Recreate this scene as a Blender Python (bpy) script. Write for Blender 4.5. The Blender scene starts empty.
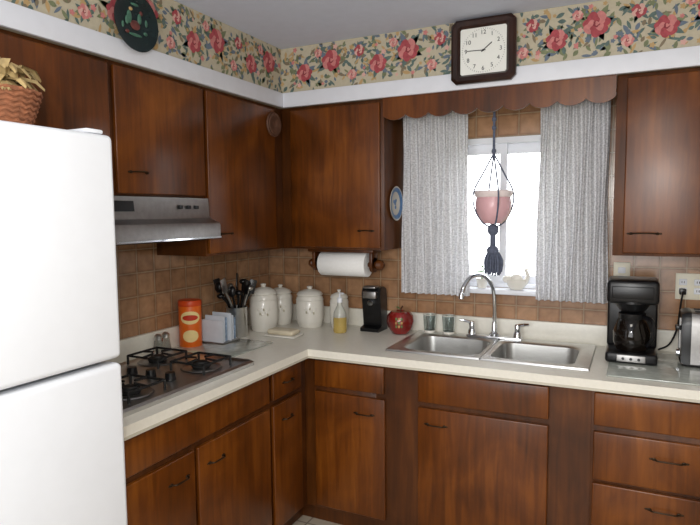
import bpy, bmesh, math, random
from mathutils import Vector, Matrix
random.seed(7)
pi=math.pi
def lin(c): return tuple(((v/255)/12.92 if v/255<=0.04045 else ((v/255+0.055)/1.055)**2.4) for v in c)+(1,)
def mat(name,c,rough=.5,metal=0,var=.06,scale=20,trans=0,emis=0,coat=0,alpha=1,ior=1.45,bump=0,c2=None,stretch=(1,1,1)):
    m=bpy.data.materials.new(name);m.use_nodes=True;nt=m.node_tree;b=nt.nodes["Principled BSDF"]
    b.inputs["Roughness"].default_value=rough;b.inputs["Metallic"].default_value=metal
    b.inputs["Transmission Weight"].default_value=trans;b.inputs["Coat Weight"].default_value=coat
    b.inputs["Coat Roughness"].default_value=.15;b.inputs["IOR"].default_value=ior
    tc=nt.nodes.new("ShaderNodeTexCoord");mp=nt.nodes.new("ShaderNodeMapping");n=nt.nodes.new("ShaderNodeTexNoise");r=nt.nodes.new("ShaderNodeValToRGB")
    mp.inputs["Scale"].default_value=stretch
    nt.links.new(tc.outputs["Object"],mp.inputs[0]);nt.links.new(mp.outputs[0],n.inputs["Vector"]);n.inputs["Scale"].default_value=scale;n.inputs["Detail"].default_value=5
    L=lin(c);L2=lin(c2) if c2 else tuple(min(1,v*(1+var)) for v in L[:3])+(1,)
    L1=L if c2 else tuple(v*(1-var) for v in L[:3])+(1,)
    r.color_ramp.elements[0].color=L1;r.color_ramp.elements[1].color=L2
    r.color_ramp.elements[0].position=.3;r.color_ramp.elements[1].position=.7
    nt.links.new(n.outputs["Fac"],r.inputs[0]);nt.links.new(r.outputs[0],b.inputs["Base Color"])
    if bump:
        bp=nt.nodes.new("ShaderNodeBump");bp.inputs["Strength"].default_value=bump;bp.inputs["Distance"].default_value=.003
        nt.links.new(n.outputs["Fac"],bp.inputs["Height"]);nt.links.new(bp.outputs[0],b.inputs["Normal"])
    return m
def woodmat(name,dark,mid,light,rough=.33):
    m=bpy.data.materials.new(name);m.use_nodes=True;nt=m.node_tree;b=nt.nodes["Principled BSDF"]
    tc=nt.nodes.new("ShaderNodeTexCoord")
    def noise(sc,scale,det,dist=0):
        mp=nt.nodes.new("ShaderNodeMapping");mp.inputs["Scale"].default_value=sc
        n=nt.nodes.new("ShaderNodeTexNoise");n.inputs["Scale"].default_value=scale;n.inputs["Detail"].default_value=det;n.inputs["Distortion"].default_value=dist
        nt.links.new(tc.outputs["Object"],mp.inputs[0]);nt.links.new(mp.outputs[0],n.inputs["Vector"]);return n
    a=noise((22,22,1.6),1.8,8,.6);c=noise((1,1,.7),3.2,5,1.0);mx=nt.nodes.new("ShaderNodeMix");mx.data_type='FLOAT';mx.inputs[0].default_value=.6
    nt.links.new(a.outputs["Fac"],mx.inputs[2]);nt.links.new(c.outputs["Fac"],mx.inputs[3])
    r=nt.nodes.new("ShaderNodeValToRGB");e=r.color_ramp.elements;e[0].position=.32;e[0].color=lin(dark);e[1].position=.68;e[1].color=lin(light)
    x=e.new(.5);x.color=lin(mid)
    nt.links.new(mx.outputs[0],r.inputs[0]);nt.links.new(r.outputs[0],b.inputs["Base Color"])
    b.inputs["Roughness"].default_value=rough;b.inputs["Specular IOR Level"].default_value=.38;b.inputs["Coat Weight"].default_value=.08;b.inputs["Coat Roughness"].default_value=.3
    return m
def rrect(hx,hy,r,k=5):
    o=[]
    for cx,cy,a0 in((hx-r,hy-r,0),(-hx+r,hy-r,90),(-hx+r,-hy+r,180),(hx-r,-hy+r,270)):
        for i in range(k+1):
            a=math.radians(a0+90*i/k);o.append((cx+r*math.cos(a),cy+r*math.sin(a)))
    return o
class B:
    def __init__(s,name): s.n=name;s.bm=bmesh.new();s.mats=[]
    def _mi(s,m):
        if m not in s.mats:s.mats.append(m)
        return s.mats.index(m)
    def merge(s,b,m,M=None,norm=True):
        if M is not None: b.transform(M)
        if norm: bmesh.ops.recalc_face_normals(b,faces=b.faces[:])
        i=s._mi(m)
        for f in b.faces:f.material_index=i
        me=bpy.data.meshes.new("t");b.to_mesh(me);b.free();s.bm.from_mesh(me);bpy.data.meshes.remove(me)
    def box(s,x0,x1,y0,y1,z0,z1,m,bev=0,seg=2,M=None):
        b=bmesh.new();bmesh.ops.create_cube(b,size=1)
        b.transform(Matrix.Translation(((x0+x1)/2,(y0+y1)/2,(z0+z1)/2))@Matrix.Diagonal((abs(x1-x0),abs(y1-y0),abs(z1-z0),1)))
        if bev:bmesh.ops.bevel(b,geom=b.edges[:],offset=bev,segments=seg,profile=.5,affect='EDGES')
        s.merge(b,m,M)
    def rings(s,rs,m,cap0=False,cap1=False,closed=True,M=None):
        b=bmesh.new();V=[[b.verts.new(p) for p in r] for r in rs];n=len(V[0])
        for i in range(len(V)-1):
            for j in range(n if closed else n-1):
                b.faces.new((V[i][j],V[i][(j+1)%n],V[i+1][(j+1)%n],V[i+1][j]))
        if cap0:b.faces.new(V[0][::-1])
        if cap1:b.faces.new(V[-1])
        bmesh.ops.remove_doubles(b,verts=b.verts[:],dist=1e-5)
        s.merge(b,m,M)
    def lathe(s,prof,c,m,seg=28,M=None,sx=1,sy=1,cap=True):
        rs=[[(max(r,1e-4)*math.cos(2*pi*j/seg)*sx,max(r,1e-4)*math.sin(2*pi*j/seg)*sy,z) for j in range(seg)] for r,z in prof]
        T=Matrix.Translation(c)
        if M is not None:T=T@M
        s.rings(rs,m,cap,cap,True,T)
    def sph(s,c,r,m,seg=16):
        if not hasattr(r,'__len__'):r=(r,r,r)
        b=bmesh.new();bmesh.ops.create_uvsphere(b,u_segments=seg,v_segments=seg//2+2,radius=1)
        s.merge(b,m,Matrix.Translation(c)@Matrix.Diagonal((*r,1)))
    def tube(s,P,r,m,seg=8,smooth=0,closed=False):
        P=[Vector(p) for p in P]
        if smooth:
            Q=[];n=len(P)
            for i in range(n-1):
                a=P[max(i-1,0)];b_=P[i];c=P[i+1];d=P[min(i+2,n-1)]
                for k in range(smooth):
                    t=k/smooth
                    Q.append(.5*((2*b_)+(c-a)*t+(2*a-5*b_+4*c-d)*t*t+(-a+3*b_-3*c+d)*t**3))
            Q.append(P[-1]);P=Q
        n=len(P);rs=[];up=None
        for i in range(n):
            t=(P[min(i+1,n-1)]-P[max(i-1,0)]).normalized()
            if up is None: up=t.orthogonal().normalized()
            else: up=(up-t*up.dot(t)).normalized()
            w=t.cross(up);rr=r[min(int(i*len(r)/n),len(r)-1)] if hasattr(r,'__len__') else r
            rs.append([tuple(P[i]+up*rr*math.cos(2*pi*j/seg)+w*rr*math.sin(2*pi*j/seg)) for j in range(seg)])
        s.rings(rs,m,True,True)
    def prism(s,poly,ax,a0,a1,m,M=None):
        def P(u,v,a): return (a,u,v) if ax==0 else (u,a,v) if ax==1 else (u,v,a)
        b=bmesh.new();A=[b.verts.new(P(u,v,a0)) for u,v in poly];C=[b.verts.new(P(u,v,a1)) for u,v in poly];n=len(A)
        b.faces.new(A);b.faces.new(C[::-1])
        for i in range(n):b.faces.new((A[i],C[i],C[(i+1)%n],A[(i+1)%n]))
        s.merge(b,m,M)
    def grid(s,f,nu,nv,m):
        s.rings([[f(u/nu,v/nv) for u in range(nu+1)] for v in range(nv+1)],m,closed=False)
    def poly(s,pts,m):
        b=bmesh.new();b.faces.new([b.verts.new(p) for p in pts]);s.merge(b,m,norm=False)
    def text(s,txt,size,M,m,ext=.0005):
        c=bpy.data.curves.new("t","FONT");c.body=txt;c.size=size;c.align_x='CENTER';c.align_y='CENTER';c.extrude=ext
        o=bpy.data.objects.new("t",c);bpy.context.collection.objects.link(o)
        dg=bpy.context.evaluated_depsgraph_get();dg.update();me=bpy.data.meshes.new_from_object(o.evaluated_get(dg))
        b=bmesh.new();b.from_mesh(me);s.merge(b,m,M)
        bpy.data.objects.remove(o);bpy.data.meshes.remove(me)
    def done(s,ang=35):
        me=bpy.data.meshes.new(s.n);s.bm.to_mesh(me);s.bm.free()
        for m in s.mats:me.materials.append(m)
        me.polygons.foreach_set("use_smooth",[True]*len(me.polygons));me.set_sharp_from_angle(angle=math.radians(ang))
        o=bpy.data.objects.new(s.n,me);bpy.context.collection.objects.link(o);return o
# ---------- materials
W=woodmat("cabinet_wood",(60,29,6),(98,50,10),(130,73,20),.3)
WD=woodmat("cabinet_wood_frame",(50,24,6),(78,40,10),(104,57,17),.38)
white=mat("white_paint",(228,230,236),.5,var=.02)
ceilm=mat("ceiling_paint",(212,218,232),.8,var=.02)
enamel=mat("fridge_enamel",(228,231,236),.3,var=.01)
gask=mat("gasket_grey",(150,150,150),.6)
counter=mat("laminate",(228,224,212),.3,var=.03,scale=60)
cedge=mat("laminate_edge",(196,190,174),.4,var=.04)
steel=mat("stainless",(206,206,204),.33,1,var=.05,stretch=(1,1,12),scale=30)
steeld=mat("brushed_steel",(160,158,156),.38,1,var=.08,scale=50)
chrome=mat("chrome",(225,228,232),.08,1,var=.01)
black=mat("black_plastic",(14,14,16),.3,var=.2)
blackm=mat("black_iron",(18,18,18),.6,var=.3)
bronze=mat("antique_bronze",(52,38,22),.4,.6,var=.3)
cer=mat("white_ceramic",(222,218,208),.25,var=.02,coat=.4)
glass=mat("clear_glass",(225,232,232),.03,trans=1,var=0)
def tilemat():
    m=bpy.data.materials.new("backsplash_tile");m.use_nodes=True;nt=m.node_tree;b=nt.nodes["Principled BSDF"]
    tc=nt.nodes.new("ShaderNodeTexCoord");sp=nt.nodes.new("ShaderNodeSeparateXYZ");ad=nt.nodes.new("ShaderNodeMath");cb=nt.nodes.new("ShaderNodeCombineXYZ")
    nt.links.new(tc.outputs["Object"],sp.inputs[0]);nt.links.new(sp.outputs[0],ad.inputs[0]);nt.links.new(sp.outputs[1],ad.inputs[1])
    nt.links.new(ad.outputs[0],cb.inputs[0]);nt.links.new(sp.outputs[2],cb.inputs[1])
    def brick(c1,c2,mo,ms,sm):
        br=nt.nodes.new("ShaderNodeTexBrick");br.offset=0;br.inputs["Scale"].default_value=1
        br.inputs["Brick Width"].default_value=.108;br.inputs["Row Height"].default_value=.108;br.inputs["Mortar Size"].default_value=ms;br.inputs["Mortar Smooth"].default_value=sm
        br.inputs["Color1"].default_value=lin(c1);br.inputs["Color2"].default_value=lin(c2);br.inputs["Mortar"].default_value=lin(mo)
        nt.links.new(cb.outputs[0],br.inputs["Vector"]);return br
    br=brick((176,136,102),(154,114,82),(196,172,142),.0032,.3)
    ed=brick((255,255,255),(255,255,255),(160,146,134),.016,1.0)
    n=nt.nodes.new("ShaderNodeTexNoise");n.inputs["Scale"].default_value=22;n.inputs["Detail"].default_value=4;nt.links.new(tc.outputs["Object"],n.inputs["Vector"])
    mx=nt.nodes.new("ShaderNodeMix");mx.data_type='RGBA';mx.blend_type='OVERLAY';mx.inputs[0].default_value=.45
    m2=nt.nodes.new("ShaderNodeMix");m2.data_type='RGBA';m2.blend_type='MULTIPLY';m2.inputs[0].default_value=.55
    nt.links.new(br.outputs["Color"],mx.inputs[6]);nt.links.new(n.outputs["Fac"],mx.inputs[7])
    nt.links.new(mx.outputs[2],m2.inputs[6]);nt.links.new(ed.outputs["Color"],m2.inputs[7]);nt.links.new(m2.outputs[2],b.inputs["Base Color"])
    bp=nt.nodes.new("ShaderNodeBump");bp.invert=True;bp.inputs["Strength"].default_value=.5;bp.inputs["Distance"].default_value=.003
    nt.links.new(br.outputs["Fac"],bp.inputs["Height"]);nt.links.new(bp.outputs[0],b.inputs["Normal"])
    b.inputs["Roughness"].default_value=.22
    return m
tile=tilemat()
# ---------- room
b=B("wall_back")
wx0,wx1,wz0,wz1=1.12,1.74,1.17,1.94
b.box(-.12,wx0,0,.12,0,2.5,tile);b.box(wx1,3.3,0,.12,0,2.5,tile);b.box(wx0,wx1,0,.12,0,wz0,tile);b.box(wx0,wx1,0,.12,wz1,2.5,tile)
b.done()
wp=mat("wall_paint",(208,204,194),.8,var=.02)
b=B("wall_left");b.box(-.12,0,-4.4,0,0,2.5,tile);b.done()
b=B("wall_right");b.box(3.26,3.36,-4.4,-.001,0,2.5,wp);b.done()
b=B("wall_front");b.box(-.12,3.36,-4.5,-4.4,0,2.5,wp);b.done()
b=B("ceiling");b.box(-.12,3.36,-4.5,.12,2.44,2.5,ceilm);b.done()
def floormat():
    m=bpy.data.materials.new("floor_tile");m.use_nodes=True;nt=m.node_tree;bb=nt.nodes["Principled BSDF"]
    tc=nt.nodes.new("ShaderNodeTexCoord");br=nt.nodes.new("ShaderNodeTexBrick");br.offset=0;br.inputs["Scale"].default_value=1
    br.inputs["Brick Width"].default_value=.2;br.inputs["Row Height"].default_value=.2;br.inputs["Mortar Size"].default_value=.004
    br.inputs["Color1"].default_value=lin((200,188,170));br.inputs["Color2"].default_value=lin((188,176,158));br.inputs["Mortar"].default_value=lin((130,118,104))
    nt.links.new(tc.outputs["Object"],br.inputs["Vector"]);nt.links.new(br.outputs["Color"],bb.inputs["Base Color"]);bb.inputs["Roughness"].default_value=.4
    return m
b=B("floor");b.box(-.12,3.36,-4.5,.12,-.05,0,floormat());b.done()
# soffit
wpbg=mat("wallpaper_cream",(190,180,156),.7,var=.06,scale=60)
b=B("ceiling_soffit")
b.box(.001,.318,-4.3,-.001,2.131,2.439,wpbg);b.box(.318,3.25,-.318,-.001,2.131,2.439,wpbg);b.done()
b=B("trim_1")
b.box(.3185,.336,-4.3,-.3185,2.128,2.205,white,.004);b.box(.3185,3.25,-.336,-.3185,2.128,2.205,white,.004);b.done()
# wallpaper print
b=B("wallpaper_border")
reds=mat("print_red",(166,72,78),.7,var=.2,scale=80);pink=mat("print_pink",(200,126,122),.7,var=.12,scale=80);dred=mat("print_darkred",(134,50,58),.7)
lf1=mat("print_leaf_teal",(92,110,104),.7,var=.2,scale=60);lf2=mat("print_leaf_olive",(120,126,94),.7,var=.2,scale=60);tan=mat("print_tan",(186,154,106),.7);stem=mat("print_stem",(128,114,92),.7);blu=mat("print_blue",(104,116,130),.7)
lpk=mat("print_palepink",(214,168,156),.7)
SL=4.0
def mp(s,z,o):
    return (.3195+o,-.32-SL+s,z) if s<SL else (.32+(s-SL),-.3195-o,z)
def clampz(z): return min(2.437,max(2.2,z))
def blob(s,z,R,n,amp,ph,m,o,sy=1):
    N=24;pts=[]
    for i in range(N):
        a=2*pi*i/N;r=R*(1+amp*math.cos(n*a+ph));pts.append(mp(s+r*math.cos(a),clampz(z+r*sy*math.sin(a)),o))
    b.poly(pts,m)
def leaf(s,z,l,w,a,m,o):
    pts=[]
    for t,q in((0,0),(.25,.8),(.5,1),(.75,.7),(1,0),(.75,-.7),(.5,-1),(.25,-.8)):
        u=l*t;v=w*q;pts.append(mp(s+u*math.cos(a)-v*math.sin(a),clampz(z+u*math.sin(a)+v*math.cos(a)),o))
    b.poly(pts,m)
def rose(s,z,R,main=reds,hi=pink):
    for k in range(9):
        a=2*pi*k/9+random.random();leaf(s,z,R*random.uniform(1.4,1.9),R*.28,a,random.choice((lf1,lf1,lf2,blu)),.0004)
    n=7
    for k in range(n):
        a=2*pi*k/n+random.random()*.3;blob(s+R*.62*math.cos(a),z+R*.62*math.sin(a),R*.42,3,.08,k,(main,hi,main)[k%3],.0007+.00003*k)
    for k in range(5):
        a=2*pi*k/5+.5;blob(s+R*.36*math.cos(a),z+R*.36*math.sin(a),R*.3,3,.1,k,(hi,main)[k%2],.0011+.00003*k)
    blob(s,z,R*.26,5,.12,1,dred,.0014);blob(s+R*.06,z+R*.04,R*.16,3,.2,0,hi,.0017)
P=.42;s=.1
while s<SL+2.7:
    for q in range(120):
        ss=s+random.uniform(-.2,.24);zz=random.uniform(2.215,2.43)
        leaf(ss,zz,random.uniform(.022,.05),random.uniform(.005,.010),random.uniform(0,6.28),random.choice((lf1,lf1,lf2,blu,stem,tan)),.0003+.00001*(q%9))
    for q in range(36):
        ss=s+random.uniform(-.2,.24);zz=random.uniform(2.225,2.425);blob(ss,zz,random.uniform(.006,.012),5,.25,0,random.choice((tan,lpk,blu,pink,tan,tan,lf2)),.0005+.00001*(q%9))
    for (ds,z,R) in((0,2.345,.052),(.12,2.262,.025),(.16,2.375,.028),(.262,2.30,.044),(.345,2.39,.022)):
        c=s+ds
        if abs(c-SL)>.055:
            if R>.03: rose(c,z,R)
            else: rose(c,z,R,pink if R<.026 else reds,lpk)
    s+=P
b.done()
# ---------- cabinets
def handle(b,face,a,z,p,L=.08):
    def T(u,o,w): return (p+o,a+u,z+w) if face=='x' else (a+u,p-o,z+w)
    h=L/2
    b.tube([T(-h,.004,.0),T(-h*.78,.018,.001),T(-h*.3,.021,.002),T(h*.3,.021,.002),T(h*.78,.018,.001),T(h,.004,0)],.003,bronze,8,5)
    for sg in(-1,1):
        b.sph(T(sg*h,.002,0),(.003,.009,.006) if face=='x' else (.009,.003,.006),bronze,10)
        b.sph(T(sg*h*1.22,.001,0),(.002,.006,.004) if face=='x' else (.006,.002,.004),bronze,8)
def doorx(b,y0,y1,z0,z1,p,m=W):
    b.box(p-.018,p,y0,y1,z0,z1,m,.005,3)
def doory(b,x0,x1,z0,z1,p,m=W):
    b.box(x0,x1,p,p+.018,z0,z1,m,.005,3)
b=B("wall_cabinet")
b.box(.002,.30,-1.478,-.957,1.635,2.129,WD,.002);doorx(b,-1.462,-.968,1.642,2.112,.32);handle(b,'x',-1.36,1.725,.32);b.done()
b=B("wall_cabinet")
b.box(.002,.30,-2.75,-1.48,1.83,2.129,WD,.002)
for y0,y1 in((-2.02,-1.487),(-2.56,-2.04)): doorx(b,y0,y1,1.836,2.112,.32)
b.done()
b=B("wall_cabinet")
b.box(.002,.30,-.953,-.002,1.37,2.129,WD,.002);b.box(.30,.905,-.30,-.002,1.37,2.129,WD,.002)
doorx(b,-.945,-.395,1.382,2.112,.32);doory(b,.365,.888,1.382,2.112,-.32)
handle(b,'x',-.83,1.47,.32);handle(b,'y',.81,1.47,-.32,.07);b.done()
b=B("wall_cabinet")
b.box(1.965,2.95,-.30,-.002,1.37,2.129,WD,.002)
doory(b,2.005,2.46,1.382,2.112,-.32);doory(b,2.48,2.93,1.382,2.112,-.32)
handle(b,'y',2.085,1.465,-.32,.1);b.done()
# valance
b=B("wood_valance")
x0,x1=.907,1.963;n=9;pts=[(x0,2.129),(x0,2.04)]
for i in range(n):
    w=(x1-x0)/n
    for k in range(1,13):
        t=k/12;pts.append((x0+w*(i+t),2.042-.024*math.sin(pi*t)**.7))
pts.append((x1,2.129))
b.prism(pts[::-1],1,-.318,-.300,W);b.done()
# base cabinets
b=B("base_cabinet")
b.box(.002,.60,-1.885,-.002,.1,.869,WD,.002);b.box(.002,.54,-1.885,-.002,0,.1,WD)
b.box(.60,.985,-.60,-.002,.1,.869,WD,.002);b.box(1.915,2.95,-.60,-.002,.1,.869,WD,.002);b.box(.54,2.95,-.54,-.002,0,.1,WD)
b.box(.985,1.915,-.60,-.582,.1,.869,WD);b.box(.985,1.915,-.582,-.002,.1,.12,WD);b.box(.985,1.915,-.015,-.002,.12,.869,WD)
doorx(b,-1.88,-.94,.725,.852,.62);doorx(b,-1.88,-1.435,.12,.70,.62);doorx(b,-1.415,-.94,.12,.70,.62)
doorx(b,-.91,-.665,.725,.852,.62);doorx(b,-.91,-.665,.12,.70,.62)
doory(b,.665,1.03,.725,.852,-.62);doory(b,.665,1.035,.12,.70,-.62)
doory(b,1.195,1.755,.715,.852,-.62);doory(b,1.195,1.755,.12,.69,-.62)
doory(b,1.925,2.46,.72,.852,-.62);doory(b,1.925,2.46,.50,.695,-.62);doory(b,1.925,2.46,.31,.485,-.62);doory(b,1.925,2.46,.12,.295,-.62)
doory(b,2.5,2.93,.12,.852,-.62)
handle(b,'x',-1.52,.62,.62);handle(b,'x',-1.315,.62,.62);handle(b,'x',-.80,.62,.62,.07)
handle(b,'x',-.79,.79,.62,.07)
handle(b,'y',.93,.62,-.62);handle(b,'y',1.28,.62,-.62);handle(b,'y',2.19,.62,-.62,.1);handle(b,'y',2.18,.42,-.62,.1);handle(b,'y',2.18,.22,-.62)
b.done()
# countertop
b=B("countertop")
zb,zt=.871,.91
sx0,sx1,sy0,sy1=1.03,1.87,-.49,-.07
b.box(.002,.65,-1.885,-.002,zb,zt,counter)
b.box(.65,sx0,-.65,-.002,zb,zt,counter);b.box(sx1,2.95,-.65,-.002,zb,zt,counter)
b.box(sx0,sx1,-.65,sy0,zb,zt,counter);b.box(sx0,sx1,sy1,-.002,zb,zt,counter)
b.box(.65,.652,-1.885,-.652,zb-.004,zb+.006,cedge);b.box(.65,2.95,-.652,-.65,zb-.004,zb+.006,cedge)
b.box(.002,.022,-1.885,-.002,zt,1.01,counter,.003);b.box(.022,2.95,-.022,-.002,zt,1.01,counter,.003)
b.done()
# sink
b=B("kitchen_sink")
def rr3(cx,cy,hx,hy,r,z): return [(cx+x,cy+y,z) for x,y in rrect(hx,hy,r,6)]
for cx,hx in((1.245,.18),(1.655,.18)):
    c0=(1.0+1.45)/2 if cx<1.4 else (1.45+1.9)/2;cyo=-.285
    b.rings([rr3(c0,cyo,.225,.245,.004,.911),rr3(c0,cyo,.222,.242,.004,.919),rr3(cx,-.305,hx+.012,.182,.07,.919),rr3(cx,-.305,hx,.17,.06,.912),
      rr3(cx,-.305,hx-.01,.16,.06,.78),rr3(cx,-.305,hx-.05,.12,.05,.745),rr3(cx,-.305,.03,.03,.028,.742)],steel,False,True)
    b.lathe([(.0,.744),(.03,.744),(.036,.748),(.04,.746)],(cx,-.305,0),chrome)
b.done()
# faucet
b=B("kitchen_faucet")
b.box(1.28,1.56,-.11,-.06,.92,.932,chrome,.005)
b.lathe([(.024,0),(.024,.012),(.016,.02),(.014,.06),(.012,.07)],(1.42,-.085,.932),chrome)
b.tube([(1.42,-.085,.98),(1.42,-.087,1.10),(1.41,-.105,1.19),(1.375,-.155,1.245),(1.335,-.22,1.245),(1.308,-.265,1.20),(1.30,-.28,1.15)],.0105,chrome,12,6)
b.lathe([(.012,0),(.014,.002),(.014,.025),(.011,.03)],(1.30,-.28,1.14),chrome)
for x,sg in((1.305,-1),(1.535,1)):
    b.lathe([(.022,0),(.02,.02),(.014,.03),(.016,.055),(.012,.065),(0,.068)],(x,-.085,.932),chrome)
    b.tube([(x,-.085,.99),(x+sg*.03,-.10,1.0),(x+sg*.06,-.11,1.005)],[.008,.007,.006],chrome,8,4)
b.done()
# window
b=B("window_1")
b.box(wx0+.001,wx1-.001,-.008,.10,wz1-.03,wz1-.001,white);b.box(wx0+.001,wx0+.03,-.008,.10,wz0+.001,wz1-.03,white);b.box(wx1-.03,wx1-.001,-.008,.10,wz0+.001,wz1-.03,white)
b.box(wx0+.001,wx1-.001,.0,.10,wz0+.001,wz0+.02,white)
for x0,x1,y in((wx0+.03,1.45,.03),(1.41,wx1-.03,.055)):
    b.box(x0,x0+.035,y,y+.025,wz0+.02,wz1-.03,white);b.box(x1-.035,x1,y,y+.025,wz0+.02,wz1-.03,white)
    b.box(x0+.035,x1-.035,y,y+.025,wz0+.02,wz0+.06,white);b.box(x0+.035,x1-.035,y,y+.025,wz1-.08,wz1-.03,white)
b.done()
b=B("window_sill");b.box(1.06,1.80,-.092,-.001,1.145,1.169,white,.004);b.done()
# outside
b=B("neighbour_fence")
fen=mat("fence_boards",(134,124,100),.8,var=.2,scale=4,stretch=(6,1,1))
for i in range(12): b.box(1.20+i*.15,1.34+i*.15,3.0,3.03,0,1.9+.05*(i%2),fen,.01)
b.done()
b=B("ground_outside");b.box(-4,8,.13,9,-.06,-.01,mat("grass",(116,128,96),.9,var=.15));b.done()
# curtains
def curtmat():
    m=bpy.data.materials.new("curtain_fabric");m.use_nodes=True;nt=m.node_tree;nt.nodes.clear()
    o=nt.nodes.new("ShaderNodeOutputMaterial");d=nt.nodes.new("ShaderNodeBsdfDiffuse");t=nt.nodes.new("ShaderNodeBsdfTranslucent");mx=nt.nodes.new("ShaderNodeMixShader");mx.inputs[0].default_value=.2
    tc=nt.nodes.new("ShaderNodeTexCoord");uv=nt.nodes.new("ShaderNodeMapping");uv.inputs["Scale"].default_value=(90,10,90)
    n=nt.nodes.new("ShaderNodeTexNoise");n.inputs["Scale"].default_value=1.6;n.inputs["Detail"].default_value=2;r=nt.nodes.new("ShaderNodeValToRGB")
    r.color_ramp.elements[0].color=lin((200,200,202));r.color_ramp.elements[0].position=.36;r.color_ramp.elements[1].color=lin((230,230,232));r.color_ramp.elements[1].position=.6
    nt.links.new(tc.outputs["Object"],uv.inputs[0]);nt.links.new(uv.outputs[0],n.inputs["Vector"]);nt.links.new(n.outputs["Fac"],r.inputs[0])
    nt.links.new(r.outputs[0],d.inputs[0]);nt.links.new(r.outputs[0],t.inputs[0]);nt.links.new(d.outputs[0],mx.inputs[1]);nt.links.new(t.outputs[0],mx.inputs[2]);nt.links.new(mx.outputs[0],o.inputs[0]);return m
cm=curtmat()
for x0,x1,npl,ph in((.93,1.296,10,0),(1.622,1.942,10,1.3)):
    b=B("window_curtain")
    def f(u,v,x0=x0,x1=x1,npl=npl,ph=ph):
        z=2.075-(2.075-1.135)*v;w=(x1-x0);cx=(x0+x1)/2
        x=cx+(u-.5)*w*(.94+.06*v)+.004*math.sin(v*7+u*20)
        a=.012+.006*v
        y=-.13+a*math.sin(u*npl*2*pi+ph+.5*math.sin(v*3+u*5))+.005*math.sin(u*23+v*4)
        return (x,y,z)
    b.grid(f,160,24,cm);b.done(80)
b=B("curtain_rod");b.tube([(.907,-.13,2.085),(1.963,-.13,2.085)],.006,white);b.done()
# hanging planter
b=B("hanging_planter")
cord=mat("macrame_cord",(92,98,116),.9,var=.25,scale=90);pinkg=mat("pink_glass",(222,176,180),.25,var=.08,scale=12,trans=.1);pk2=mat("pale_rim",(236,222,220),.3)
cx,cy=1.435,-.215
b.lathe([(.001,0),(.04,0),(.062,.02),(.080,.055),(.086,.09),(.082,.12),(.08,.128)],(cx,cy,1.505),pinkg,32)
b.lathe([(.08,.126),(.088,.134),(.092,.152),(.088,.158),(.08,.154),(.07,.12),(.001,.11)],(cx,cy,1.505),pk2,32)
b.tube([(cx,cy,2.10),(cx,cy,1.84)],.006,cord)
for z in(2.0,1.96,1.85):b.sph((cx,cy,z),(.011,.011,.014),cord,10)
b.tube([(cx,cy,2.1295),(cx+.012,cy,2.12),(cx,cy,2.10)],.003,chrome)
for k in range(4):
    a=k*pi/2+.45
    b.tube([(cx,cy,1.84),(cx+.045*math.cos(a),cy+.045*math.sin(a),1.755),(cx+.094*math.cos(a),cy+.094*math.sin(a),1.66),(cx+.090*math.cos(a),cy+.090*math.sin(a),1.58),(cx+.05*math.cos(a),cy+.05*math.sin(a),1.51),(cx,cy,1.485)],.0042,cord,6,5)
b.sph((cx,cy,1.475),(.028,.028,.03),cord,12)
b.tube([(cx,cy,1.45),(cx,cy,1.36)],.014,cord)
b.sph((cx,cy,1.375),(.03,.03,.026),cord,12)
for k in range(60):
    a=random.random()*6.28;r=random.random()*.044
    b.tube([(cx+r*.4*math.cos(a),cy+r*.4*math.sin(a),1.38),(cx+r*1.1*math.cos(a),cy+r*1.1*math.sin(a),1.33),(cx+r*math.cos(a),cy+r*math.sin(a),1.275-random.random()*.02)],.004,cord,5,3)
b.done()
# fridge
b=B("refrigerator")
y0,y1=-2.66,-1.895
b.box(.03,.70,y0+.005,y1-.005,.03,1.765,enamel,.008,3)
b.box(.70,.712,y0+.02,y1-.02,.1,1.755,gask)
b.box(.712,.78,y0,y1,.10,1.155,enamel,.016,4);b.box(.712,.78,y0,y1,1.168,1.775,enamel,.016,4)
b.box(.05,.70,y0+.02,y1-.02,.0,.10,black)
b.box(.66,.765,y1-.075,y1-.02,1.776,1.788,enamel,.005)
for z0,z1 in((1.21,1.45),(.78,1.13)): b.box(.78,.80,y0+.03,y0+.055,z0,z0+.03,enamel,.003);b.box(.78,.80,y0+.03,y0+.055,z1-.03,z1,enamel,.003);b.box(.80,.82,y0+.028,y0+.057,z0,z1,enamel,.006)
b.done()
# basket w/ husks
b=B("wicker_basket")
wk=mat("wicker",(150,96,66),.8,var=.3,scale=60);husk=mat("corn_husk",(176,152,104),.7,var=.3,scale=25)
c=(.55,-2.065,1.7665)
b.lathe([(.001,0),(.062,0),(.085,.05),(.1,.10),(.105,.118),(.099,.118),(.08,.05),(.05,.012),(.001,.01)],c,wk,36)
for i in range(9):
    z=.008+i*.013;r=.066+.04*(i/8)**.8
    b.tube([(c[0]+r*math.cos(a*pi/18),c[1]+r*math.sin(a*pi/18),c[2]+z+.003*(-1)**a) for a in range(37)],.0045,wk,6)
for i in range(44):
    a=random.random()*6.28;r0=random.uniform(0,.04);r1=random.uniform(.05,.105);h=random.uniform(.13,.20)
    d=Vector((math.cos(a),math.sin(a),0));w=Vector((-math.sin(a),math.cos(a),random.uniform(-.5,.5))).normalized()*random.uniform(.012,.022)
    base=Vector(c)+d*r0
    p=[base+Vector((0,0,.10)),base+d*r1*.4+Vector((0,0,h)),base+d*r1*.8+Vector((0,0,h-.008)),base+d*r1*1.0+Vector((0,0,h-.03))]
    b.rings([[tuple(q-w*k),tuple(q+Vector((0,0,.006))),tuple(q+w*k)] for q,k in zip(p,(.6,1,.9,.15))],husk,closed=False)
for i in range(6):
    a=i*1.05;q=Vector(c)+Vector((.05*math.cos(a),.05*math.sin(a),.115));b.sph(tuple(q),(.03,.03,.025),husk,10)
b.done()
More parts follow.
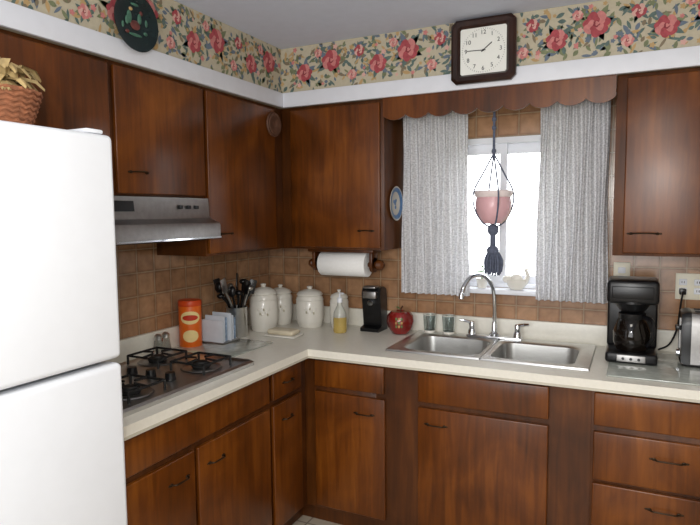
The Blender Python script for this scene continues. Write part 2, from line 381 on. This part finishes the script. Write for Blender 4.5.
# hood
b=B("range_hood")
hy0,hy1=-1.72,-.96
hp=[(.002,1.632),(.325,1.632),(.33,1.555),(.335,1.545),(.385,1.525),(.39,1.515),(.39,1.462),(.38,1.455),(.002,1.455)]
b.prism(hp,1,hy0,hy1,steeld)
b.prism([(.3262,1.615),(.3305,1.575),(.332,1.575),(.328,1.615)],1,-1.62,-1.40,black)
b.box(.04,.34,hy0+.05,hy1-.05,1.450,1.456,blackm)
b.box(.389,.394,hy0,hy1,1.458,1.464,chrome);
for k in range(3): b.box(.33,.336,hy1-.1-k*.05,hy1-.075-k*.05,1.585,1.60,black,.002)
b.done()
# cooktop
b=B("gas_cooktop")
X0,X1,Y0,Y1=.08,.585,-1.74,-.99
b.rings([rr3((X0+X1)/2,(Y0+Y1)/2,(X1-X0)/2,(Y1-Y0)/2,.02,.911),rr3((X0+X1)/2,(Y0+Y1)/2,(X1-X0)/2,(Y1-Y0)/2,.02,.925),rr3((X0+X1)/2,(Y0+Y1)/2,(X1-X0)/2-.012,(Y1-Y0)/2-.012,.016,.932),rr3((X0+X1)/2,(Y0+Y1)/2,(X1-X0)/2-.03,(Y1-Y0)/2-.03,.016,.924)],steel,True,True)
for bx in(.20,.44):
    for by in(-1.56,-1.175):
        b.lathe([(.085,.926),(.08,.93),(.05,.921),(.03,.925)],(bx,by,0),steeld,24)
        b.lathe([(.035,.925),(.04,.935),(.036,.946),(.028,.948),(.026,.953),(0,.954)],(bx,by,0),blackm,20)
        g=.085
        b.tube([(bx-g,by-g,.962),(bx+g,by-g,.962),(bx+g,by+g,.962),(bx-g,by+g,.962),(bx-g,by-g,.962)],.005,blackm,6)
        for dx,dy in((g,0),(-g,0),(0,g),(0,-g)): b.tube([(bx+dx,by+dy,.962),(bx+dx*.3,by+dy*.3,.966)],.005,blackm,6)
        for sx in(-1,1):
            for sy in(-1,1): b.tube([(bx+sx*g,by+sy*g,.963),(bx+sx*g,by+sy*g,.925)],.005,blackm,6)
for k in range(4):
    b.lathe([(.022,.925),(.02,.937),(.018,.955),(.0,.956)],(.15+.1*k,-1.367,0),black,18)
b.done()
# ---------- counter items
b=B("drink_mix_canister")
org=mat("orange_label",(226,104,24),.4,var=.05);orl=mat("lid_orange",(206,70,20),.4);crm=mat("label_cream",(240,214,150),.5);orr=mat("label_red",(196,52,24),.5)
c=(.085,-.83,.911)
b.lathe([(.001,0),(.053,0),(.055,.004),(.055,.215),(.053,.218),(.001,.218)],c,org,32)
b.lathe([(.056,.205),(.057,.208),(.057,.226),(.053,.232),(.001,.232)],c,orl,32)
af=math.atan2(-3.05-c[1],2.05-c[0])
def patch(zc,hh,aw,m,R):
    rs=[]
    for t in range(13):
        u=(t-6)/6;a=af+u*aw;z=hh*math.sqrt(max(0,1-(u*.97)**2))
        rs.append([(c[0]+R*math.cos(a),c[1]+R*math.sin(a),c[2]+zc-z),(c[0]+R*math.cos(a),c[1]+R*math.sin(a),c[2]+zc+z)])
    b.rings(rs,m,closed=False)
patch(.15,.032,.9,crm,.0556);patch(.15,.014,.7,orr,.0560);patch(.06,.03,.7,crm,.0556)
b.done()
b=B("napkin_holder")
card=mat("paper_card",(214,220,228),.6);cb2=mat("card_blue",(150,170,194),.6,var=.3,scale=70)
b.box(.08,.23,-.760,-.615,.9168,.922,steeld,.002)
for i,(y,h,m) in enumerate(((-.75,.11,card),(-.73,.13,card),(-.705,.12,cb2),(-.685,.14,card),(-.66,.125,card),(-.635,.11,cb2))):
    b.box(.09+.005*i,.22-.006*(i%3),y,y+.006,.922,.922+h,m)
b.done()
b=B("glass_cutting_board");gb=mat("tempered_glass",(168,172,164),.12,var=.15,scale=25,coat=.5)
b.box(.05,.42,-.955,-.605,.9105,.9165,gb,.002);b.done()
# utensil crock
b=B("utensil_crock")
c=(.15,-.54,.911)
b.lathe([(.001,0),(.053,0),(.055,.004),(.055,.155),(.058,.16),(.053,.158),(.05,.02),(.001,.02)],c,steel,32)
for i in range(14):
    a=i*2*pi/14+.2;tx,ty=.03*math.cos(a),.03*math.sin(a);ex,ey=.085*math.cos(a),.075*math.sin(a)-.015;h=.21+.09*random.random()
    mm=black if i%5 else steel
    e=(c[0]+ex,c[1]+ey,c[2]+h)
    b.tube([(c[0]+tx*.5,c[1]+ty*.5,c[2]+.03),(c[0]+tx*1.3,c[1]+ty*1.3,c[2]+.16),e],.006,mm,7,4)
    if i%3==0:b.sph(e,(.022,.022,.014),mm,12)
    elif i%3==1:b.box(-.020,.020,-.003,.003,-.005,.07,mm,.002,M=Matrix.Translation(e)@Matrix.Rotation(a,4,'Z')@Matrix.Rotation(.3,4,'Y'))
    else:
        b.sph((e[0],e[1],e[2]+.01),(.024,.018,.03),mm,12)
b.done()
gr=mat("canister_motif",(176,170,146),.4)
def canister(c,r,h):
    b=B("ceramic_canister")
    b.lathe([(.001,0),(r*.82,0),(r*.86,.006),(r*.97,h*.22),(r,h*.45),(r*.94,h*.72),(r*.8,h*.78)],c,cer,32)
    b.lathe([(r*.78,h*.775),(r*.92,h*.78),(r*.93,h*.80),(r*.8,h*.86),(r*.4,h*.91),(r*.16,h*.925),(r*.13,h*.94),(r*.2,h*.96),(r*.2,h*.985),(r*.1,h),(0,h)],c,cer,32)
    for z in(.12,.66):
        b.lathe([(r*.985 if z>.3 else r*.93,h*z),(r*1.0 if z>.3 else r*.95,h*(z+.01)),(r*.98 if z>.3 else r*.945,h*(z+.02))],c,cer,32,cap=False)
    a0=math.atan2(-3.05-c[1],2.05-c[0])
    for k in range(7):
        a=a0+(k-3)*.13;R=r*.997;b.sph((c[0]+R*math.cos(a),c[1]+R*math.sin(a),c[2]+h*(.42+.06*math.cos(k*2))),(.005,.005,.008),gr if k%2 else cer,8)
    b.done()
canister((.19,-.345,.911),.08,.265);canister((.17,-.14,.911),.072,.235);canister((.37,-.14,.911),.082,.235);canister((.545,-.11,.911),.055,.22)
b=B("butter_dish")
b.box(.28,.47,-.49,-.38,.911,.921,cer,.004);b.box(.295,.455,-.478,-.392,.921,.948,mat("butter_cream",(214,202,176),.4),.012,4);b.done()
b=B("dish_soap_bottle")
yel=mat("clear_bottle",(226,200,120),.1,var=.05,trans=.6);clr=mat("bottle_top",(232,232,222),.15,trans=.5,var=.02)
c=(.61,-.23,.911)
b.lathe([(.001,0),(.034,0),(.037,.01),(.037,.07),(.036,.085)],c,yel,24)
b.lathe([(.036,.085),(.034,.11),(.022,.135),(.014,.15),(.012,.175),(.001,.175)],c,clr,24)
b.lathe([(.0145,.165),(.0145,.19),(.005,.195),(.005,.22),(.0,.22)],c,white,16);b.tube([(c[0],c[1],c[2]+.215),(c[0]+.03,c[1]-.02,c[2]+.217)],.005,white,8);b.done()
# paper towel
b=B("paper_towel_holder")
pt=mat("paper_towel",(238,238,236),.9,var=.02,bump=.2,scale=80)
R=Matrix.Rotation(pi/2,4,'Y')
b.lathe([(.02,0),(.064,0),(.066,.003),(.066,.277),(.064,.28),(.02,.28)],(.49,-.2,1.285),pt,36,R)
b.lathe([(.001,-.06),(.018,-.06),(.026,-.045),(.022,-.03),(.012,-.02),(.012,.33),(.02,.34),(.03,.355),(.026,.38),(.012,.39),(0,.39)],(.47,-.2,1.285),WD,20,R)
for x in(.445,.79):
    b.box(x,x+.018,-.24,-.16,1.275,1.352,WD,.006);b.lathe([(.04,0),(.04,.018),(0,.018)],(x,-.2,1.285),WD,24,R)
b.box(.43,.82,-.26,-.14,1.352,1.3695,WD,.004);b.done()
# can opener
b=B("electric_can_opener")
b.prism([(-.16,.911),(-.03,.911),(-.04,1.10),(-.05,1.14),(-.08,1.155),(-.125,1.15),(-.14,1.12),(-.13,1.06),(-.115,.94),(-.16,.93)],0,.70,.81,black)
b.box(.715,.795,-.165,-.13,1.095,1.135,steeld,.006);b.lathe([(.0,0),(.016,0),(.016,.012),(0,.012)],(.755,-.135,1.07),chrome,20,Matrix.Rotation(pi/2,4,'X'))
b.box(.72,.79,-.165,-.10,1.15,1.162,steeld,.004);b.done()
leafm=mat("leaf_green",(110,136,80),.6,var=.3,scale=10)
b=B("apple_cookie_jar")
red=mat("red_glaze",(126,24,20),.12,var=.35,scale=14,coat=.8)
c=(.925,-.13,.911)
b.lathe([(.001,.004),(.03,0),(.045,.004),(.066,.035),(.075,.07),(.07,.1),(.05,.122),(.025,.124),(.008,.112),(0,.11)],c,red,32)
b.tube([(c[0],c[1],c[2]+.11),(c[0]+.004,c[1],c[2]+.135),(c[0]+.014,c[1],c[2]+.15)],.004,WD,8,4)
b.rings([[(c[0]+.005,c[1],c[2]+.13),(c[0]+.005,c[1],c[2]+.131)],[(c[0]-.02,c[1]-.015,c[2]+.145),(c[0]-.02,c[1]+.015,c[2]+.145)],[(c[0]-.045,c[1],c[2]+.135),(c[0]-.045,c[1],c[2]+.136)]],leafm,closed=False)
a0=math.atan2(-3.05-c[1],2.05-c[0])
gd=mat("apple_motif",(190,150,90),.3,var=.3,scale=60)
for k in range(9):
    a=a0-.1+(k%3-1)*.2;z=.05+.02*(k//3);R_=(.0715,.0755,.073)[k//3];b.sph((c[0]+R_*math.cos(a),c[1]+R_*math.sin(a),c[2]+z),(.006,.006,.008),gd if k%2 else leafm,8)
b.done()
for c in((1.07,-.066,.9195),(1.175,-.066,.9195)):
    b=B("drinking_glass")
    b.lathe([(.001,0),(.03,0),(.033,.05),(.036,.095),(.0325,.095),(.0295,.05),(.027,.012),(.001,.012)],c,glass,24)
    b.lathe([(.0302,.0),(.0312,.006),(.0306,.012)],c,cer,24,cap=False);b.lathe([(.0325,.0945),(.0345,.0975),(.0365,.0945)],c,cer,24,cap=False);b.done()
b=B("salt_shaker")
for dx in(0,.055):
    c=(.055,-1.02+dx*.9,.911)
    b.lathe([(.001,0),(.02,0),(.024,.02),(.016,.07),(.001,.07)],c,glass,18);b.lathe([(.017,.068),(.018,.085),(.01,.094),(0,.095)],c,steel,18)
b.done()
# sill items
b=B("potted_plant")
c=(1.345,-.045,1.17)
b.lathe([(.001,0),(.022,0),(.03,.045),(.033,.05),(.026,.048),(.001,.04)],c,cer,20)
gl=mat("plant_leaf",(104,146,80),.5,var=.25,scale=30)
for i in range(22):
    a=i*2.4;h=.02+.05*random.random();r=.005+.018*random.random();p=Vector((c[0]+r*math.cos(a),c[1]+r*math.sin(a)*.6,c[2]+.045+h))
    b.tube([(c[0],c[1],c[2]+.04),tuple(p)],.0012,gl,4)
    t=Vector((math.cos(a),math.sin(a)*.5,.4)).normalized()*.016;w=Vector((-math.sin(a),math.cos(a),0))*.008
    b.poly([p-t*.2,p+w+t*.4,p+t,p-w+t*.4],gl)
b.done()
b=B("ceramic_swan")
c=(1.52,-.046,1.17)
b.lathe([(.001,0),(.03,.0),(.045,.02),(.05,.045),(.046,.05),(.03,.02),(.001,.015)],c,cer,24,sy=.7)
b.tube([(c[0]+.04,c[1],c[2]+.03),(c[0]+.055,c[1],c[2]+.07),(c[0]+.045,c[1],c[2]+.10),(c[0]+.06,c[1],c[2]+.105)],[.012,.009,.008,.006],cer,8,4)
b.sph((c[0]-.045,c[1],c[2]+.05),(.025,.02,.02),cer);b.sph((c[0],c[1],c[2]+.055),(.03,.022,.025),cer);b.done()
# coffee maker
def coffee(c,s,sil):
    b=B("coffee_maker")
    def bx(x0,x1,y0,y1,z0,z1,m,bev=.006): b.box(c[0]+x0*s,c[0]+x1*s,c[1]+y0*s,c[1]+y1*s,c[2]+z0*s,c[2]+z1*s,m,bev*s,3)
    bx(-.10,.10,-.13,.10,0,.045,black,.012);bx(-.10,.10,.03,.10,.04,.30,black,.01);bx(-.10,.10,-.11,.10,.25,.35,black,.016)
    b.lathe([(.05*s,.215*s),(.075*s,.25*s),(.075*s,.26*s)],(c[0],c[1]-.035*s,c[2]),black,24)
    if sil:
        bx(-.055,.055,-.134,-.128,.008,.037,sil,.002);bx(-.08,.08,-.113,-.108,.275,.325,black,.003)
        for k in range(3): b.lathe([(0,0),(.006,0),(.006,.004),(0,.004)],(c[0]-.03+.03*k,c[1]-.134*s,c[2]+.022*s),black,12,Matrix.Rotation(pi/2,4,'X'))
        bx(-.03,.03,-.112,-.1105,.29,.315,steeld,.001)
    cg=mat("carafe_glass",(30,24,20),.05,trans=.5,var=0);p=(c[0],c[1]-.04*s,c[2]+.046*s)
    b.lathe([(.001,0),(.058*s,0),(.073*s,.03*s),(.075*s,.075*s),(.06*s,.12*s),(.048*s,.14*s),(.05*s,.15*s)],p,cg,28)
    b.lathe([(.0505*s,.135*s),(.053*s,.14*s),(.054*s,.158*s),(.03*s,.167*s),(0,.168*s)],p,black,28)
    b.tube([(p[0]+.045*s,p[1]-.03*s,p[2]+.145*s),(p[0]+.075*s,p[1]-.08*s,p[2]+.14*s),(p[0]+.082*s,p[1]-.09*s,p[2]+.08*s),(p[0]+.06*s,p[1]-.06*s,p[2]+.03*s)],.009*s,black,8,5)
    b.done()
coffee((2.05,-.24,.918),1.0,steeld)
# toaster: rounded body, steel flank, slots, lever, dial
b=B("toaster")
tx0,tx1,ty0,ty1,tz=2.235,2.50,-.33,-.15,.918
yc_=(ty0+ty1)/2;hy_=(ty1-ty0)/2
def sec(x,g): # rounded arch profile across y
    pts=[]
    for y,z in((-1,0),(-1.0,.35),(-1.0,.75),(-.93,.9),(-.78,.98),(-.55,1),(.55,1),(.78,.98),(.93,.9),(1,.75),(1,.35),(1,0)):
        pts.append((x,yc_+y*hy_*g,tz+.012+z*.215*g))
    return pts
b.rings([sec(tx0+.004,.9),sec(tx0,.96),sec(tx0+.02,1),sec(tx0+.035,1)],black,True,False)
b.rings([sec(tx0+.035,.985),sec(tx1-.035,.985)],steeld,True,True)
b.rings([sec(tx1-.035,1),sec(tx1-.02,1),sec(tx1,.96),sec(tx1-.004,.9)],black,True,True)
b.box(tx0+.01,tx1-.01,ty0+.01,ty1-.01,tz,tz+.02,black,.004)
for dy in(-.035,.035): b.box(tx0+.05,tx1-.05,yc_+dy-.012,yc_+dy+.012,tz+.222,tz+.226,blackm)
b.box(tx0-.018,tx0+.005,yc_-.022,yc_+.022,tz+.14,tz+.158,black,.004)
b.box(tx0-.003,tx0+.003,yc_-.003,yc_+.003,tz+.06,tz+.19,steeld)
b.lathe([(.016,0),(.014,.012),(0,.013)],(tx0+.0,yc_,tz+.04),chrome,18,Matrix.Rotation(-pi/2,4,'Y'))
b.done()
b=B("glass_cutting_board");b.box(1.965,2.55,-.58,-.10,.9105,.9170,gb,.002);b.done()
# outlets
ivory=mat("ivory_plastic",(226,220,200),.4,var=.02)
b=B("power_outlet");x,z=2.285,1.215
b.box(x-.06,x+.06,-.006,-.0005,z-.06,z+.06,ivory,.002)
for dx in(-.03,.03):
    for dz in(-.02,.02): b.box(x+dx-.016,x+dx+.016,-.009,-.005,z+dz-.014,z+dz+.014,white,.003);b.box(x+dx-.006,x+dx-.003,-.0095,-.008,z+dz-.005,z+dz+.005,black);b.box(x+dx+.003,x+dx+.006,-.0095,-.008,z+dz-.005,z+dz+.005,black)
b.done()
b=B("power_cord");b.box(x-.045,x-.018,-.04,-.0095,z-.035,z-.008,black,.004)
b.tube([(x-.03,-.04,z-.02),(x-.04,-.06,z-.08),(x-.05,-.07,z-.18),(x-.08,-.09,.96),(x-.125,-.11,.935)],.004,black,8,6);b.done()
b=B("power_outlet");x,z=2.0,1.26
b.box(x-.036,x+.036,-.006,-.0005,z-.058,z+.058,ivory,.002)
for dz in(-.02,.02): b.box(x-.016,x+.016,-.009,-.005,z+dz-.014,z+dz+.014,white,.003)
b.done()
# clock
b=B("wall_clock")
fr=woodmat("clock_wood",(24,12,8),(44,22,14),(62,34,22),.3);facem=mat("clock_face",(240,240,232),.4,var=.01);ink=mat("clock_ink",(20,20,20),.5)
cx,cz,hw,hh=1.412,2.288,.146,.142
def octr(hx,hy,ch,y): return [(cx+sx_,y,cz+sz_) for sx_,sz_ in((hx,hy-ch),(hx-ch,hy),(-hx+ch,hy),(-hx,hy-ch),(-hx,-hy+ch),(-hx+ch,-hy),(hx-ch,-hy),(hx,-hy+ch))]
b.rings([octr(hw-.01,hh-.01,.02,-.3365),octr(hw,hh,.022,-.345),octr(hw,hh,.022,-.362),octr(hw-.012,hh-.012,.02,-.372),octr(hw-.03,hh-.03,.012,-.370),octr(hw-.042,hh-.04,.006,-.356)],fr,True,False)
b.box(cx-hw+.03,cx+hw-.03,-.356,-.350,cz-hh+.03,cz+hh-.03,facem)
RX=Matrix.Rotation(pi/2,4,'X')
for i in range(1,13):
    a=pi/2-i*pi/6;b.text(str(i),.026,Matrix.Translation((cx+.079*math.cos(a),-.3568,cz+.079*math.sin(a)))@RX,ink)
for i in range(60):
    a=i*pi/30;b.box(-.0006,.0006,-.0005,.0005,.093,.098,ink,M=Matrix.Translation((cx,-.3565,cz))@Matrix.Rotation(a,4,'Y'))
b.box(-.002,.002,-.0006,.0006,-.01,.05,ink,M=Matrix.Translation((cx,-.358,cz))@Matrix.Rotation(math.radians(52),4,'Y'))
b.box(-.0015,.0015,-.0006,.0006,-.012,.072,ink,M=Matrix.Translation((cx,-.3595,cz))@Matrix.Rotation(math.radians(-88),4,'Y'))
b.sph((cx,-.359,cz),(.005,.003,.005),ink,10);b.done()
# plaque
b=B("decorative_plate")
dk=mat("plate_darkgreen",(18,34,34),.25,var=.3,scale=30);RY=Matrix.Rotation(pi/2,4,'Y')
yc,zc=-1.375,2.278
b.lathe([(.001,0),(.07,0),(.105,.014),(.107,.02),(.07,.008),(.001,.007)],(.338,yc,zc),dk,36,RY)
mt=mat("plate_muted_green",(70,110,90),.4,var=.3,scale=60);mr=mat("plate_muted_red",(104,56,50),.4,var=.3,scale=60)
for dy,dz,ry,rz,m in((0,-.01,.024,.018,mr),(.022,.018,.010,.020,mt),(.030,.040,.008,.009,mr),(-.028,.015,.012,.024,mt),(-.040,.0,.008,.016,mt),(.0,-.045,.032,.006,mt),(-.02,.045,.009,.007,tan),(.05,-.03,.010,.007,mt),(-.04,-.04,.010,.007,mr),(.0,.065,.02,.005,mt),(.055,.01,.006,.014,mt),(-.06,-.02,.006,.012,mt)):
    b.sph((.347,yc+dy,zc+dz),(.004,ry,rz),m,12)
b.done()
b=B("wooden_trivet")
tv=mat("trivet_wood",(92,62,46),.6,var=.2,scale=40)
b.lathe([(.001,0),(.062,0),(.065,.004),(.062,.012),(.052,.010),(.048,.013),(.02,.012),(.016,.009),(.001,.009)],(.3205,-.415,2.03),tv,32,RY);b.done()
b=B("hanging_plate")
bl=mat("plate_blue",(92,130,176),.3,var=.2,scale=60)
b.lathe([(.001,0),(.05,0),(.088,.012),(.09,.016),(.055,.006),(.001,.005)],(.9065,-.17,1.61),cer,32,RY)
b.lathe([(.062,.0085),(.08,.0135),(.082,.0155),(.064,.0105)],(.9075,-.17,1.61),bl,32,RY,cap=False)
for dy,dz in((0,0),(.012,.015),(-.014,.01),(.005,-.02)): b.sph((.9125,-.17+dy,1.61+dz),(.002,.012,.01),bl,10)
b.done()
# ---------- lights, world, camera
w=bpy.data.worlds.new("sky");bpy.context.scene.world=w;w.use_nodes=True
w.node_tree.nodes["Background"].inputs[0].default_value=(.94,.97,1,1);w.node_tree.nodes["Background"].inputs[1].default_value=5.5
def area(name,loc,to,size,e,col=(1,1,1),sy=None):
    l=bpy.data.lights.new(name,'AREA');l.size=size;l.energy=e;l.color=col;o=bpy.data.objects.new(name,l);o.location=loc
    if sy: l.shape='RECTANGLE';l.size_y=sy
    o.rotation_euler=(Vector(to)-Vector(loc)).to_track_quat('-Z','Y').to_euler();bpy.context.collection.objects.link(o)
area("camera_flash",(1.95,-3.1,1.75),(.7,-.6,1.3),.12,12,(1,.98,.94))
area("ceiling_light",(1.9,-2.3,2.40),(1.9,-2.3,0),.6,14,(1,.95,.86))
area("rear_fill_light",(1.6,-4.3,1.5),(1.2,-1,1.6),1.9,56,(.97,.985,1),1.6)  # unseen soft fill lamp, added behind the camera to brighten the room
cd=bpy.data.cameras.new("camera");co=bpy.data.objects.new("camera",cd);bpy.context.collection.objects.link(co);bpy.context.scene.camera=co
yaw,pit,rol=.4522,.0838,-.0088
fw=Vector((-math.sin(yaw)*math.cos(pit),math.cos(yaw)*math.cos(pit),-math.sin(pit)));r=Vector((math.cos(yaw),math.sin(yaw),0));u=r.cross(fw)
r2=r*math.cos(rol)+u*math.sin(rol);u2=-r*math.sin(rol)+u*math.cos(rol)
M=Matrix.Identity(4)
for i in range(3):M[i][0]=r2[i];M[i][1]=u2[i];M[i][2]=-fw[i]
M.translation=(2.047,-3.0553,1.5604);co.matrix_world=M
cd.sensor_width=36;cd.lens=584.9*36/700;cd.clip_start=.05
bpy.context.scene.view_settings.view_transform='Standard'
